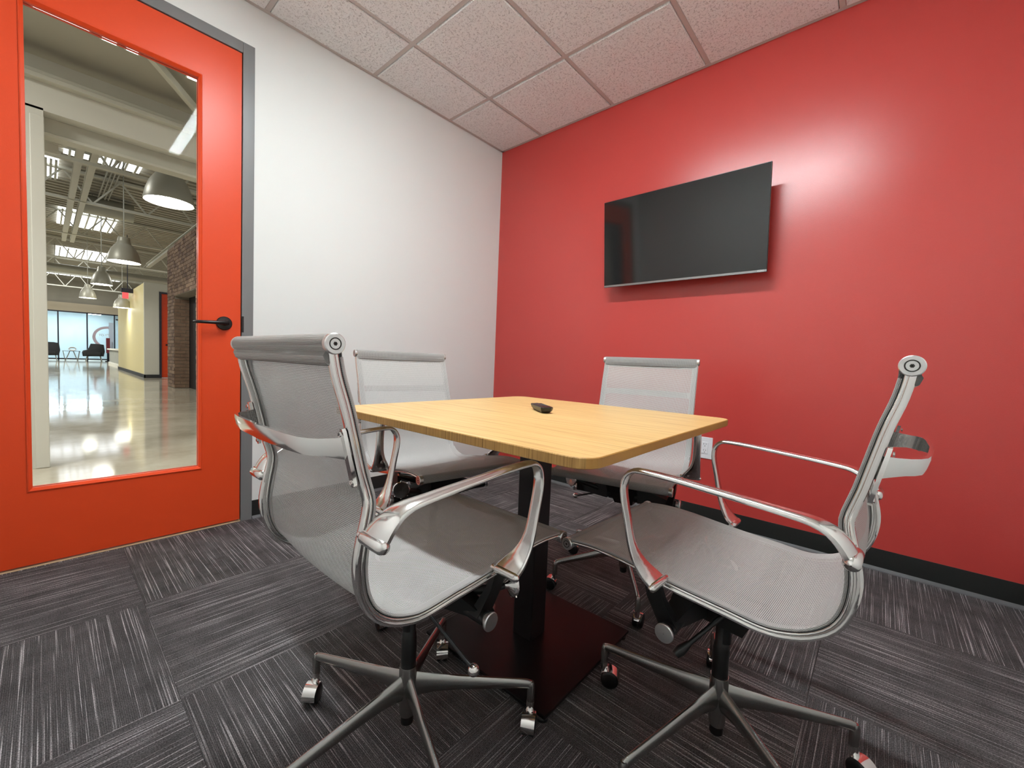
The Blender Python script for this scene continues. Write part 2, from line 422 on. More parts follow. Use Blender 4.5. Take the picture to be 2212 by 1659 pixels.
# ------------------------------------------------------------------ door
frame = MB()
fx0, fx1, fw_ = -.145, .004, .053
frame.box(fx0, DY1 - fw_, 0, fx1, DY1, DZ); frame.box(fx0, DY0, 0, fx1, DY0 + fw_, DZ); frame.box(fx0, DY0 + fw_, DZ - fw_, fx1, DY1 - fw_, DZ)
frame.box(fx0, DY1 - fw_ - .016, 0, -.052, DY1 - fw_, DZ - fw_); frame.box(fx0, DY0 + fw_, 0, -.052, DY0 + fw_ + .016, DZ - fw_); frame.box(fx0, DY0 + fw_, DZ - fw_ - .016, -.052, DY1 - fw_, DZ - fw_)
df = frame.obj('door_frame_1', m_frame, None, False, bevel=.002, kind='structure')
q = MB(); q.box(0, 0, 0, .006, .010, .083); o = q.obj('strike_plate', m_black, df, False, bevel=.001); o.location = (.0005, DY1 - fw_ - .001, 1.005)
leafY0, leafY1, leafZ0, leafZ1 = DY0 + fw_ + .003, DY1 - fw_ - .004, .012, DZ - fw_ - .004
gy0_, gy1_, gz0, gz1 = -2.640, -2.074, .312, 2.213
door = MB(); dx0, dx1 = -.048, -.002
door.box(dx0, leafY0, leafZ0, dx1, gy0_, leafZ1); door.box(dx0, gy1_, leafZ0, dx1, leafY1, leafZ1)
door.box(dx0, gy0_, leafZ0, dx1, gy1_, gz0); door.box(dx0, gy0_, gz1, dx1, gy1_, leafZ1)
d1 = door.obj('door_1', m_door, None, False, kind='structure')
st = MB(); k = .012
ring = lambda x, e: [(x, gy0_ + e, gz0 + e), (x, gy1_ - e, gz0 + e), (x, gy1_ - e, gz1 - e), (x, gy0_ + e, gz1 - e)]
st.loft([ring(.002, -.0015), ring(.0035, .002), ring(-.008, k), ring(-.022, k)], True, False)
st.loft([ring(-.052, -.0015), ring(-.053, .002), ring(-.042, k), ring(-.030, k)], True, False)
st.obj('glazing_bead', m_door, d1, True, 25)
box('glass', (-.029, gy0_ + .002, gz0 + .002), (-.023, gy1_ - .002, gz1 - .002), m_glass, d1)
hd = MB()
hy, hz = -1.981, 1.044
hd.lathe([(.001, -.002), (.034, -.002), (.0345, .006), (.031, .010), (.013, .012), (.0125, .045), (.001, .046)], (0, hy, hz), 'x', 32)
hd.tube([(.040, hy + .008, hz + .001), (.046, hy - .010, hz + .001), (.052, hy - .04, hz - .001), (.053, hy - .10, hz - .003), (.045, hy - .120, hz - .004), (.030, hy - .130, hz - .005)], [.0105, .0105, .0078, .0068, .0066, .006], 12, flat=1.15)
hd.obj('lever_handle', m_black, d1, True)
hg = MB()
for z in (.25, 1.2, 2.2): hg.tube([(.006, leafY0 - .002, z - .055), (.006, leafY0 - .002, z + .055)], .007, 10)
hg.obj('hinge', m_frame, d1)
struct('trim_1', (-.145, DY0 + fw_, -.004), (-.003, DY1 - fw_, .0045), m_sill)

# ------------------------------------------------------------------ outlet
out = empty('power_outlet', (1.757, 0, .447), label='white duplex power outlet plate low on the red wall', category='outlet')
q = MB(); q.box(-.040, -.006, -.0635, .040, 0, .0635); q.obj('cover_plate', m_plug, out, False, bevel=.0025)
q = MB(); q.box(-.0168, -.009, -.0335, .0168, -.005, .0335); q.obj('receptacle', m_plug, out, False, bevel=.001)
for sz in (-.018, .018):
    q = MB(); q.box(-.0075, -.0098, sz + .001, -.0055, -.0085, sz + .009); q.box(.0055, -.0098, sz + .002, .0075, -.0085, sz + .008); q.box(-.002, -.0098, sz - .009, .002, -.0085, sz - .005)
    q.obj('slot', m_black, out, False)

# ------------------------------------------------------------------ television
tv = empty('television', (1.5638, 0, 1.6904), label='black flat television mounted on the red wall', category='television')
hx, hz2 = .469, .2695
TM = Matrix.Translation((0, -.138, 0)) @ Matrix.Rotation(math.radians(5.5), 4, 'X')
def tvpart(name, mb, m, bevel=0):
    return link(name, mb.mesh(name, m, False), tv, bevel, TM)
q = MB(); q.box(-hx, 0, -hz2, hx, .012, hz2); tvpart('bezel', q, m_bezel, .0015)
q = MB(); q.box(-hx + .003, -.0008, -hz2 + .014, hx - .003, 0, hz2 - .003); tvpart('screen', q, m_screen)
q = MB(); q.box(-hx + .002, -.0022, -hz2 + .001, hx - .002, .001, -hz2 + .0125); tvpart('bottom_trim', q, m_silver)
q = MB(); q.loft([[(-hx * .86, .012, -hz2 * .9), (hx * .86, .012, -hz2 * .9), (hx * .86, .012, hz2 * .55), (-hx * .86, .012, hz2 * .55)],
                  [(-hx * .8, .05, -hz2 * .85), (hx * .8, .05, -hz2 * .85), (hx * .8, .05, hz2 * .35), (-hx * .8, .05, hz2 * .35)]]); tvpart('back_housing', q, m_bezel)
q = MB(); q.box(-.22, -.085, -.10, .22, -.060, .12); q.box(-.10, -.062, -.05, .10, -.012, .05); q.box(-.18, -.014, -.11, .18, -.001, .11); q.obj('wall_bracket', m_blackmet, tv, False)
text_mesh('logo', 'VIZIO', .0125, m_print, TM @ Matrix.Translation((hx - .028, -.0026, -hz2 + .0066)) @ Matrix.Rotation(PI / 2, 4, 'X'), tv)

# ------------------------------------------------------------------ table
TC = (1.694, -1.537); TZT = .746; TT = .0205
tb = empty('conference_table', (TC[0], TC[1], 0), .012, label='square bamboo topped table on a black post in the middle of the room', category='table')
def rrect(h, r, z, n=6):
    pts = []
    for sx, sy, a0 in ((1, 1, 0), (-1, 1, 90), (-1, -1, 180), (1, -1, 270)):
        for i in range(n + 1):
            a = math.radians(a0 + 90 * i / n); pts.append((sx * (h - r) + r * math.cos(a), sy * (h - r) + r * math.sin(a), z))
    return pts
hs = .457
q = MB(); e = .0015
q.loft([rrect(hs - e, .045, TZT - TT), rrect(hs, .045, TZT - TT + e), rrect(hs, .045, TZT - e), rrect(hs - e, .045 - e, TZT)])
me = q.mesh('tabletop', [m_bamboo, m_bambooedge, m_bambooside], False)
for p in me.polygons:
    if abs(p.normal.z) < .9: p.material_index = 1 if abs(p.normal.y) >= abs(p.normal.x) * .9 else 2
link('tabletop', me, tb)
q = MB(); q.box(-.038, -.038, .01, .038, .038, TZT - TT - .006); o = q.obj('post', m_blackmet, tb, False, bevel=.004)
q = MB(); q.box(-.28, -.03, TZT - TT - .006, .28, .03, TZT - TT); q.box(-.03, -.28, TZT - TT - .006, .03, .28, TZT - TT); q.obj('top_bracket', m_blackmet, tb, False)
q = MB(); q.box(-.24, -.235, .012, .24, .24, .022); q.obj('base_plate', m_plate, tb, False, bevel=.003)
q = MB(); q.lathe([(.001, 0), (.016, 0), (.017, .008), (.012, .0125), (.001, .0125)], (0, 0, 0)); foot = q.mesh('foot', m_black)
for sx in (-1, 1):
    for sy in (-1, 1):
        o = link('foot', foot, tb); o.location = (sx * .222, sy * .22, 0)

# remote
rm = empty('remote_control', (1.672, -1.492, TZT), math.radians(-36), label='small black remote control lying on the bamboo tabletop', category='remote')
q = MB(); L = .070
def rr(x0, x1, y, z, c=.008): return [(x0 + c, -y, z), (x1 - c, -y, z), (x1, -y + c, z), (x1, y - c, z), (x1 - c, y, z), (x0 + c, y, z), (x0, y - c, z), (x0, -y + c, z)]
q.loft([rr(-L + .018, L - .014, .013, .0005), rr(-L + .006, L - .003, .0185, .009), rr(-L, L, .0205, .018), rr(-L + .002, L - .001, .019, .0205)])
q.obj('shell', m_black, rm, True, 30)
q = MB()
for (x, y) in [(-.056, 0), (-.046, -.01), (-.046, .01), (-.034, 0), (-.02, -.01), (-.02, .01), (-.006, -.01), (-.006, 0), (-.006, .01), (.008, -.01), (.008, 0), (.008, .01), (.022, -.01), (.022, 0), (.022, .01)]:
    q.box(x - .0032, y - .0032, .0203, x + .0032, y + .0032, .0218)
q.obj('keypad', mat('grey_keys', (.12, .12, .13, 1), .3), rm, False, kind='stuff')

# ------------------------------------------------------------------ chair
W_ = .205
PROF = [(-.2955, .915), (-.286, .870), (-.2705, .822), (-.258, .775), (-.245, .725), (-.236, .697), (-.2305, .676), (-.2318, .655), (-.237, .622), (-.2405, .578), (-.234, .533), (-.217, .499), (-.187, .474), (-.152, .460), (-.116, .455), (-.052, .461), (.018, .467), (.087, .475), (.163, .484), (.232, .487), (.298, .482)]
def resample(pts, step):
    # Catmull-Rom then even samples
    P = [Vector(p) for p in pts]; out = []
    for i in range(len(P) - 1):
        p0 = P[max(i - 1, 0)]; p1 = P[i]; p2 = P[i + 1]; p3 = P[min(i + 2, len(P) - 1)]
        n = max(2, int((p2 - p1).length / step))
        for k in range(n):
            t = k / n
            out.append(.5 * ((2 * p1) + (-p0 + p2) * t + (2 * p0 - 5 * p1 + 4 * p2 - p3) * t * t + (-p0 + 3 * p1 - 3 * p2 + p3) * t ** 3))
    out.append(P[-1]); return out
PR = resample(PROF, .011)
def frames(P):
    out = []
    for i, p in enumerate(P):
        t = (P[min(i + 1, len(P) - 1)] - P[max(i - 1, 0)]).normalized()
        out.append((p, Vector((-t.y, t.x))))   # normal towards sitter (forward/up)
    return out
FR = frames(PR)
# (travelling down the back the tangent is (+,-); rotate so that n points forward)
chk = FR[3][1]
SG = 1 if chk.x > 0 else -1

def rail_mesh():
    mb = MB()
    def sweep(sec, i0, i1, depth=None):
        rings = []
        for i in range(i0, i1):
            p, n = FR[i]; n = n * SG
            k = depth(i) if depth else 1
            rings.append([(u, p.x - n.x * v * k, p.y - n.y * v * k) for u, v in sec])
        mb.loft(rings)
    N = len(FR)
    lobe = [(.0052 * math.cos(a), -.0022 + .0038 * math.sin(a)) for a in [2 * PI * i / 10 for i in range(10)]]
    sweep(lobe, 0, N)
    web = [(-.003, 0), (.003, 0), (.003, .004), (-.003, .004)]
    iS = min(range(N), key=lambda i: (FR[i][0] - Vector((.100, .477))).length)
    iK = min(range(N), key=lambda i: (FR[i][0] - Vector((-.2305, .676))).length)
    sweep(web, 1, iS)
    plate = [(.0058, .0026), (.0064, .004), (.0058, .0078), (.0038, .0088), (-.0038, .0088), (-.0058, .0078), (-.0064, .004), (-.0058, .0026)]
    def dp(i):
        y, z = FR[i][0]
        b = math.exp(-((z - .585) / .05) ** 2) * (1 if y < -.2 else 0)
        return 1 + .4 * b
    sweep(plate, 1, iS - 1, dp)
    return mb.mesh('side_rail', m_chrome, True, 50)
def strip_mesh(name, m, sec, i0=0, i1=None):
    mb = MB(); rings = []
    for p, n in FR[i0:i1]:
        n = n * SG; rings.append([(u, p.x - n.x * v, p.y - n.y * v) for u, v in sec])
    mb.loft(rings); return mb.mesh(name, m, True, 50)

def sling_mesh():
    ins = .0088; nx = 28; fr = FR[:]
    vs = []; uvs = []; fs = []; s = 0; rows = []
    pts = []
    for i, (p, n) in enumerate(fr):
        n = n * SG; q = p + n * ins
        if i: s += (q - pts[-1]).length
        pts.append(q); rows.append(s)
    for i, (p, n) in enumerate(fr):
        n = n * SG
        y, z = p
        for j in range(nx + 1):
            x = -(W_ + .003) + 2 * (W_ + .003) * j / nx; k = 1 - (2 * j / nx - 1) ** 2
            sag = (.010 * k) * math.sin(PI * min(1, max(0, (i / (len(fr) - 1))))) ** .7
            e = .0014 * (abs(2 * j / nx - 1) > .93)
            q = p + n * (ins - sag + e)
            vs.append((x, q.x, q.y)); uvs.append((x, rows[i]))
    for i in range(len(fr) - 1):
        for j in range(nx):
            a = i * (nx + 1) + j; fs.append((a, a + 1, a + nx + 2, a + nx + 1))
    me = bpy.data.meshes.new('sling'); me.from_pydata(vs, [], fs); me.materials.append(m_sling)
    ul = me.uv_layers.new(name='UVMap')
    for lp in me.loops: ul.data[lp.index].uv = uvs[lp.vertex_index]
    me.polygons.foreach_set('use_smooth', [True] * len(me.polygons)); me.update()
    return me
def uvbox(me, f):
    ul = me.uv_layers.new(name='UVMap')
    for lp in me.loops:
        ul.data[lp.index].uv = f(me.vertices[lp.vertex_index].co)
def hem_mesh(sx):      # doubled edge of the fabric seen through
    mb = MB(); rings = []
    for p, n in FR[2:-1]:
        n = n * SG; rings.append([(u, p.x + n.x * v, p.y + n.y * v) for u, v in ((sx * .187, .0050), (sx * .2055, .0058), (sx * .2085, .0065), (sx * .2100, .0085), (sx * .2085, .0110), (sx * .2055, .0112), (sx * .187, .0066))])
    mb.loft(rings); me = mb.mesh('hem', m_hem, True, 50); uvbox(me, lambda c: (c.x, c.z + c.y)); return me
def head_roll_mesh():
    y0, z0 = PROF[0]; d = (Vector(PROF[2]) - Vector(PROF[0])).normalized(); n = Vector((d.y, -d.x)) * -1  # forward normal
    if n.x < 0: n = -n
    c = Vector((y0, z0)); pts = []
    r = .0150
    for i in range(15):                       # arc from back-down over the top to the front-down
        a = math.radians(-35 + 250 * i / 14)  # angle measured from backward dir
        pts.append(c + (-n) * r * math.cos(a) + (-d) * r * math.sin(a))
    pts += [c + d * .013 + n * .0110, c + d * .026 + n * .0088, c + d * .031 - n * .002, c + d * .0305 - n * .0095, c + d * .024 - n * .0150, c + d * .0135 - n * .0162]
    mb = MB(); xs_ = [-W_ + .0, -W_ + .012, -.1, 0, .1, W_ - .012, W_ - .0]
    mb.loft([[(x, p.x, p.y) for p in pts] for x in xs_])
    me = mb.mesh('head_roll', m_roll, True, 50)
    uvbox(me, lambda v: (v.x, math.atan2(v.z - z0, v.y - y0) * .0165 if (v.z - z0) ** 2 + (v.y - y0) ** 2 < .0004 else v.z)); return me
def front_roll_mesh():
    c = PROF[-1]; mb = MB()
    mb.lathe([(.001, -W_), (.0132, -W_), (.0136, -W_ + .01), (.0132, 0), (.0136, W_ - .01), (.0132, W_), (.001, W_)], (0, c[0], c[1] - .001), 'x', 20)
    me = mb.mesh('front_roll', m_roll, True, 50); uvbox(me, lambda v: (v.x, math.atan2(v.z - c[1], v.y - c[0]) * .015)); return me
def cap_mesh(r, s):
    mb = MB(); mb.lathe([(.001, -.004), (r, -.004), (r + .0012, 0), (r + .0012, .007), (r, .0085), (.0088, .0085), (.0086, .0072), (.0072, .0072), (.007, .0082), (.001, .0082)], (0, 0, 0), 'x', 28)
    mb.lathe([(.001, .0080), (.0030, .0080), (.0030, .0085), (.001, .0085)], (0, 0, 0), 'x', 6, 1)  # dark hexagon and ring stand in for shade in socket and groove
    mb.lathe([(.0072, .0080), (.0072, .0086), (.0086, .0086), (.0086, .0080)], (0, 0, 0), 'x', 28, 1)
    me = mb.mesh('end_cap', [m_cap, m_hex], True, 30)
    if s < 0:
        me.transform(Matrix.Scale(-1, 4, (1, 0, 0))); me.flip_normals()
    return me
def arm_mesh(s):
    # y, z, x_in, x_out, thickness
    st_ = [(.050, .4805, .214, .272, .013), (.066, .492, .216, .273, .0125), (.080, .507, .226, .2735, .011), (.094, .530, .240, .274, .0095), (.104, .560, .248, .274, .0088), (.1125, .603, .250, .274, .0085), (.1205, .645, .250, .274, .0085),
           (.1215, .672, .250, .274, .0088), (.114, .692, .250, .274, .009), (.099, .7035, .250, .274, .009), (.078, .7055, .250, .274, .009), (.02, .702, .249, .2735, .009), (-.05, .6950, .248, .273, .009),
           (-.12, .688, .246, .273, .0095), (-.170, .682, .243, .273, .010), (-.195, .678, .238, .2735, .011), (-.215, .669, .230, .274, .012), (-.229, .655, .222, .274, .0135), (-.238, .640, .215, .273, .014), (-.2435, .628, .213, .271, .012)]
    P = resample([Vector((a, b, 0)) for a, b, *_ in st_], .02)
    # resample attributes by nearest arclength: simple linear per segment
    rings = []
    seq = []
    for i in range(len(st_) - 1):
        for k in range(2):
            t = k / 2; A = st_[i]; B = st_[i + 1]
            p0 = st_[max(i - 1, 0)]; p3 = st_[min(i + 2, len(st_) - 1)]
            cr = lambda c: .5 * (2 * A[c] + (-p0[c] + B[c]) * t + (2 * p0[c] - 5 * A[c] + 4 * B[c] - p3[c]) * t * t + (-p0[c] + 3 * A[c] - 3 * B[c] + p3[c]) * t ** 3)
            seq.append(tuple(cr(c) for c in range(5)))
    seq.append(st_[-1])
    for i, (y, z, xi, xo, th) in enumerate(seq):
        a = Vector(seq[max(i - 1, 0)][:2]); b = Vector(seq[min(i + 1, len(seq) - 1)][:2]); t = (b - a).normalized(); n = Vector((-t.y, t.x))
        # outward normal = away from the loop's centre
        if n.dot(Vector((y + .06, z - .58))) < 0: n = -n
        xm, hw2 = (xi + xo) / 2, (xo - xi) / 2 * 1.06; th *= 1.25
        sec = []
        for c_, d_ in ((-1, -.5), (-1, .15), (-.82, .62), (-.4, .9), (0, 1), (.4, .9), (.82, .62), (1, .15), (1, -.5), (.85, -.8), (-.85, -.8)):
            sec.append((s * (xm + c_ * hw2), y + n.x * d_ * th / 2, z + n.y * d_ * th / 2))
        rings.append(sec)
    mb = MB(); mb.loft(rings)
    for (y, z) in ((.0535, .4835), (-.2425, .6310)):
        r_ = .0085 if y > 0 else .0112
        mb.lathe([(.001, s * .205), (.006, s * .205), (.006, s * .214), (r_ * .9, s * .216), (r_, s * .220), (r_, s * .268), (r_ * .75, s * .274), (.001, s * .277)], (0, y, z), 'x', 18)
    return mb.mesh('armrest', m_arm, True, 50)
def strap_mesh():
    pts = [(.203, -.262, .763), (.193, -.276, .764), (.178, -.294, .765), (.166, -.304, .765), (.150, -.311, .765), (.110, -.316, .765), (0, -.320, .765)]
    pts = [Vector(p) for p in pts] + [Vector((-p[0], p[1], p[2])) for p in pts[-2::-1]]
    mb = MB(); rings = []
    for i, p in enumerate(pts):
        t = (pts[min(i + 1, len(pts) - 1)] - pts[max(i - 1, 0)]).normalized(); n = Vector((-t.y, t.x, 0)).normalized()
        if n.y > 0: n = -n
        h = .0135 + .005 * max(0, 1 - abs(i - 0) / 2.) * 1 + .005 * max(0, 1 - abs(i - len(pts) + 1) / 2.)
        up = Vector((0, -.22, .97))
        rings.append([p + n * .0028 - up * h, p + n * .004 - up * h * .5, p + n * .0042 + up * h * .5, p + n * .0028 + up * h, p - n * .0028 + up * h, p - n * .0028 - up * h])
    mb.loft(rings); return mb.mesh('back_strap', m_chrome, True, 50)
def strap_plate_mesh(s):
    mb = MB(); rings = []
    for y, z, h in ((-.2710, .795, .003), (-.2700, .790, .0055), (-.2610, .752, .006), (-.2510, .712, .006), (-.2500, .706, .003)):
        rings.append([(s * (.205 + h), y - .0025, z), (s * (.205 + h), y - .008, z - .001), (s * (.205 - h), y - .008, z - .001), (s * (.205 - h), y - .0025, z)])
    mb.loft(rings)
    for y, z in ((-.2765, .786), (-.2565, .713)):
        mb.lathe([(.001, -.0025), (.0035, -.0025), (.0035, 0), (.001, 0)], (s * .205, y - .0025, z), 'y', 10)
    return mb.mesh('strap_plate', m_chrome, True, 35)
def spreader_mesh():
    mb = MB()
    for y, z in ((-.075, .452), (.115, .468)):
        rings = []
        for x, dz, wd in ((-.200, 0, .016), (-.17, -.010, .020), (-.10, -.026, .026), (-.05, -.032, .03), (.05, -.032, .03), (.10, -.026, .026), (.17, -.010, .020), (.200, 0, .016)):
            rings.append([(x, y - wd / 2, z + dz - .004), (x, y + wd / 2, z + dz - .004), (x, y + wd / 2 - .003, z + dz + .003), (x, y - wd / 2 + .003, z + dz + .003)])
        mb.loft(rings)
    return mb.mesh('seat_spreader', m_satin, True, 40)
def mech_mesh():
    mb = MB()
    # centre casting
    mb.loft([[(-.055, -.10, .375), (.055, -.10, .375), (.055, .10, .385), (-.055, .10, .385)], [(-.062, -.11, .405), (.062, -.11, .405), (.062, .105, .418), (-.062, .105, .418)],
             [(-.05, -.10, .425), (.05, -.10, .425), (.05, .12, .440), (-.05, .12, .440)]])
    mb.loft([[(-.035, -.045, .325), (.035, -.045, .325), (.035, .06, .335), (-.035, .06, .335)], [(-.05, -.075, .385), (.05, -.075, .385), (.05, .09, .39), (-.05, .09, .39)]])
    # torsion tube
    mb.lathe([(.001, -.196), (.0155, -.196), (.0155, -.12), (.0175, -.118), (.0175, -.06), (.021, -.058), (.021, .058), (.0175, .06), (.0175, .118), (.0155, .12), (.0155, .196), (.001, .196)], (0, .053, .369), 'x', 20)
    for s in (-1, 1):   # arms up to the rails
        mb.loft([[(s * .200, .075, .476), (s * .200, .108, .476), (s * .190, .108, .476), (s * .190, .075, .476)],
                 [(s * .196, .062, .425), (s * .196, .098, .425), (s * .180, .098, .425), (s * .180, .062, .425)],
                 [(s * .186, .036, .372), (s * .186, .074, .366), (s * .160, .074, .366), (s * .160, .036, .372)]])
        mb.loft([[(s * .180, .04, .385), (s * .180, .07, .38), (s * .150, .07, .36), (s * .150, .04, .36)], [(s * .06, .02, .42), (s * .06, .085, .42), (s * .06, .085, .355), (s * .06, .02, .355)]])
        mb.loft([[(s * .185, -.078, .448), (s * .185, -.066, .448), (s * .16, -.066, .432), (s * .16, -.078, .432)], [(s * .05, -.09, .42), (s * .05, -.05, .42), (s * .05, -.05, .385), (s * .05, -.09, .385)]])
    # knob shaft
    mb.tube([(.10, .07, .385), (.165, .095, .405), (.190, .114, .416)], [.012, .010, .007], 12)
    mb.tube([(0, 0, .28), (0, 0, .36)], .0135, 16)
    return mb.mesh('tilt_mechanism', m_black, True, 35)
def tube_cap_mesh(s):
    mb = MB(); mb.lathe([(.001, -.002), (.012, -.002), (.012, .010), (.019, .011), (.0195, .013), (.0195, .016), (.018, .018), (.001, .0185)], (0, 0, 0), 'x', 28)
    me = mb.mesh('tube_cap', m_cap, True, 30)
    if s < 0: me.transform(Matrix.Scale(-1, 4, (1, 0, 0))); me.flip_normals()
    return me
def knob_mesh():
    mb = MB(); mb.lathe([(.001, -.018), (.006, -.018), (.010, -.012), (.026, -.003), (.0285, 0), (.0285, .005), (.026, .007), (.001, .006)], (0, 0, 0), 'x', 28)
    for k in range(8):
        a = 2 * PI * k / 8; mb.tube([(.002, .0275 * math.cos(a), .0275 * math.sin(a)), (.002, .031 * math.cos(a), .031 * math.sin(a))], .0028, 6)
    return mb.mesh('tension_knob', m_chrome, True, 40)
def lever_mesh():
    mb = MB(); mb.tube([(.03, -.02, .365), (.085, -.010, .358), (.10, -.008, .350), (.220, -.007, .309)], [.004, .004, .004, .0042], 10)
    return mb.mesh('height_lever', m_black, True, 40)
def ball_mesh():
    mb = MB(); mb.sphere((.226, -.007, .307), .0118); return mb.mesh('ball', m_chrome, True, 80)
def tilt_lever_mesh():
    mb = MB(); mb.tube([(-.04, -.01, .365), (-.075, .012, .34), (-.118, .048, .298)], [.006, .005, .0055], 10)
    mb.tube([(-.108, .040, .308), (-.122, .052, .294), (-.132, .060, .284)], [.007, .012, .009], 12)
    return mb.mesh('tilt_lever', m_black, True, 50)
def column_mesh():
    mb = MB()
    mb.lathe([(.001, .185), (.0175, .185), (.0175, .262), (.0165, .265), (.0165, .272), (.0145, .275), (.0145, .34), (.001, .34)], (0, 0, 0), 'z', 24)
    return mb.mesh('gas_lift', m_black, True, 35)
def foot_mesh():
    mb = MB(); mb.lathe([(.001, .052), (.012, .053), (.0150, .057), (.0150, .09), (.001, .09)], (0, 0, 0), 'z', 20); return mb.mesh('column_foot', m_black, True, 35)
def hub_mesh():
    mb = MB(); mb.lathe([(.001, .076), (.0165, .076), (.0175, .080), (.0195, .12), (.0205, .190), (.0195, .1945), (.017, .1945), (.017, .186), (.001, .186)], (0, 0, 0), 'z', 28)
    return mb.mesh('hub', m_satin, True, 35)
def leg_mesh():
    mb = MB(); rings = []
    for x, zt, zb, hw3 in ((.008, .178, .112, .012), (.03, .172, .118, .011), (.06, .166, .122, .0102), (.12, .155, .120, .0095), (.2, .141, .112, .0088), (.27, .129, .1045, .0082), (.288, .1255, .102, .0082), (.298, .1215, .094, .0082), (.303, .114, .084, .0080)):
        zm = (zt + zb) / 2; hh = (zt - zb) / 2
        rings.append([(x, hw3 * math.cos(a) * (1 if math.sin(a) < .3 else .8), zm + hh * math.sin(a)) for a in [2 * PI * k / 12 for k in range(12)]])
    mb.loft(rings)
    mb.lathe([(.001, .118), (.006, .118), (.0100, .108), (.0096, .070), (.0102, .066), (.001, .066)], (.298, 0, 0), 'z', 14)
    return mb.mesh('leg', m_satin, True, 60)
def wheel_mesh():
    mb = MB(); mb.lathe([(.001, -.0075), (.019, -.0075), (.0235, -.005), (.0245, -.003), (.0245, .003), (.0235, .005), (.019, .0075), (.001, .0075)], (0, 0, .0245), 'y', 24)
    return mb.mesh('wheel', m_black, True, 40)
def hood_mesh():
    mb = MB(); rings = []
    for k in range(17):                       # shell from low front over the top to the back
        a = math.radians(-8 + 168 * k / 16); hw4 = .0165 * (1 if k < 12 else 1 - (k - 11) * .11)
        ro, ri = .0275, .0255
        c, s_ = math.cos(a), math.sin(a)
        rings.append([(ro * c, -hw4, .0245 + ro * s_), (ro * c * 1.01, 0, .0245 + ro * s_ * 1.02), (ro * c, hw4, .0245 + ro * s_), (ri * c, hw4, .0245 + ri * s_), (ri * c, -hw4, .0245 + ri * s_)])
    mb.loft(rings)
    mb.tube([(-.014, 0, .045), (-.017, 0, .068)], .010, 14)
    return mb.mesh('hood', m_chrome, True, 50)
def stem_mesh():
    mb = MB(); mb.tube([(-.017, 0, .045), (-.017, 0, .072)], .0068, 12); mb.box(-.016, -.003, .02, .016, .003, .045); return mb.mesh('caster', m_black, True, 40)

CM = dict(rail=rail_mesh(), sling=sling_mesh(), hemL=hem_mesh(-1), hemR=hem_mesh(1), head=head_roll_mesh(), front=front_roll_mesh(), capR=cap_mesh(.0138, 1), capL=cap_mesh(.0138, -1),
          armR=arm_mesh(1), armL=arm_mesh(-1), strap=strap_mesh(), plR=strap_plate_mesh(1), plL=strap_plate_mesh(-1), spread=spreader_mesh(), mech=mech_mesh(), tcR=tube_cap_mesh(1), tcL=tube_cap_mesh(-1),
          knob=knob_mesh(), lever=lever_mesh(), ball=ball_mesh(), tlever=tilt_lever_mesh(), col=column_mesh(), foot=foot_mesh(), hub=hub_mesh(), leg=leg_mesh(), wheel=wheel_mesh(), hood=hood_mesh(), stem=stem_mesh(),
          spline=strip_mesh('edge_spline', m_black, [(-.0030, -.0080), (.0030, -.0080), (.003, -.0045), (-.003, -.0045)]))  # black strip stands in for the dark gap between mesh and rail

def chair(x, y, yaw, base_deg, tilt, dz, label, casters):
    root = empty('mesh_office_chair', (x, y, 0), math.radians(yaw), label=label, category='chair', group='mesh office chairs around the table')
    # reclining part: rotate about the pivot (y=0, z=.45)
    Ms = Matrix.Translation((0, 0, .45 + dz)) @ Matrix.Rotation(-math.radians(tilt), 4, 'X') @ Matrix.Translation((0, 0, -.45))
    def P(name, key, m=None, parent=root, **pr):
        return link(name, CM[key], parent, matrix=(Ms if m is None else m), **pr)
    T_ = Matrix.Translation
    P('sling', 'sling'); P('hem', 'hemL'); P('hem', 'hemR')
    P('head_roll', 'head'); P('front_roll', 'front')
    for s, k in ((1, 'R'), (-1, 'L')):
        P('side_rail', 'rail', Ms @ T_((s * W_, 0, 0))); P('edge_spline', 'spline', Ms @ T_((s * W_, 0, 0)))
        P('end_cap', 'cap' + k, Ms @ T_((s * (W_ + .002), PROF[0][0], PROF[0][1])))
        P('end_cap', 'cap' + k, Ms @ T_((s * (W_ + .002), PROF[-1][0], PROF[-1][1] - .001)))
        P('armrest', 'arm' + k); P('strap_plate', 'pl' + k)
        P('tube_cap', 'tc' + k, Ms @ T_((s * .194, .053, .369)))
    P('back_strap', 'strap'); P('seat_spreader', 'spread')
    P('tilt_mechanism', 'mech')
    P('tension_knob', 'knob', Ms @ T_((.196, .128, .418)) @ Matrix.Rotation(math.radians(68), 4, 'Z'))
    lv = P('height_lever', 'lever'); P('ball', 'ball', Matrix.Identity(4), lv)
    P('tilt_lever', 'tlever')
    B = Matrix.Rotation(math.radians(base_deg - yaw), 4, 'Z')
    P('gas_lift', 'col', T_((0, 0, dz * .0))); P('hub', 'hub', B); P('column_foot', 'foot', B)
    for k in range(5):
        Lm = B @ Matrix.Rotation(2 * PI * k / 5, 4, 'Z')
        lg = P('leg', 'leg', Lm)
        ca = math.radians(casters[k] - base_deg - 72 * k)   # world heading of the hood front
        c = P('caster', 'stem', Lm @ T_((.298, 0, 0)) @ Matrix.Rotation(ca, 4, 'Z') @ T_((.017, 0, 0)))
        for sy in (-.0095, .0095): P('wheel', 'wheel', T_((0, sy, 0)), c)
        P('hood', 'hood', Matrix.Identity(4), c)
    return root

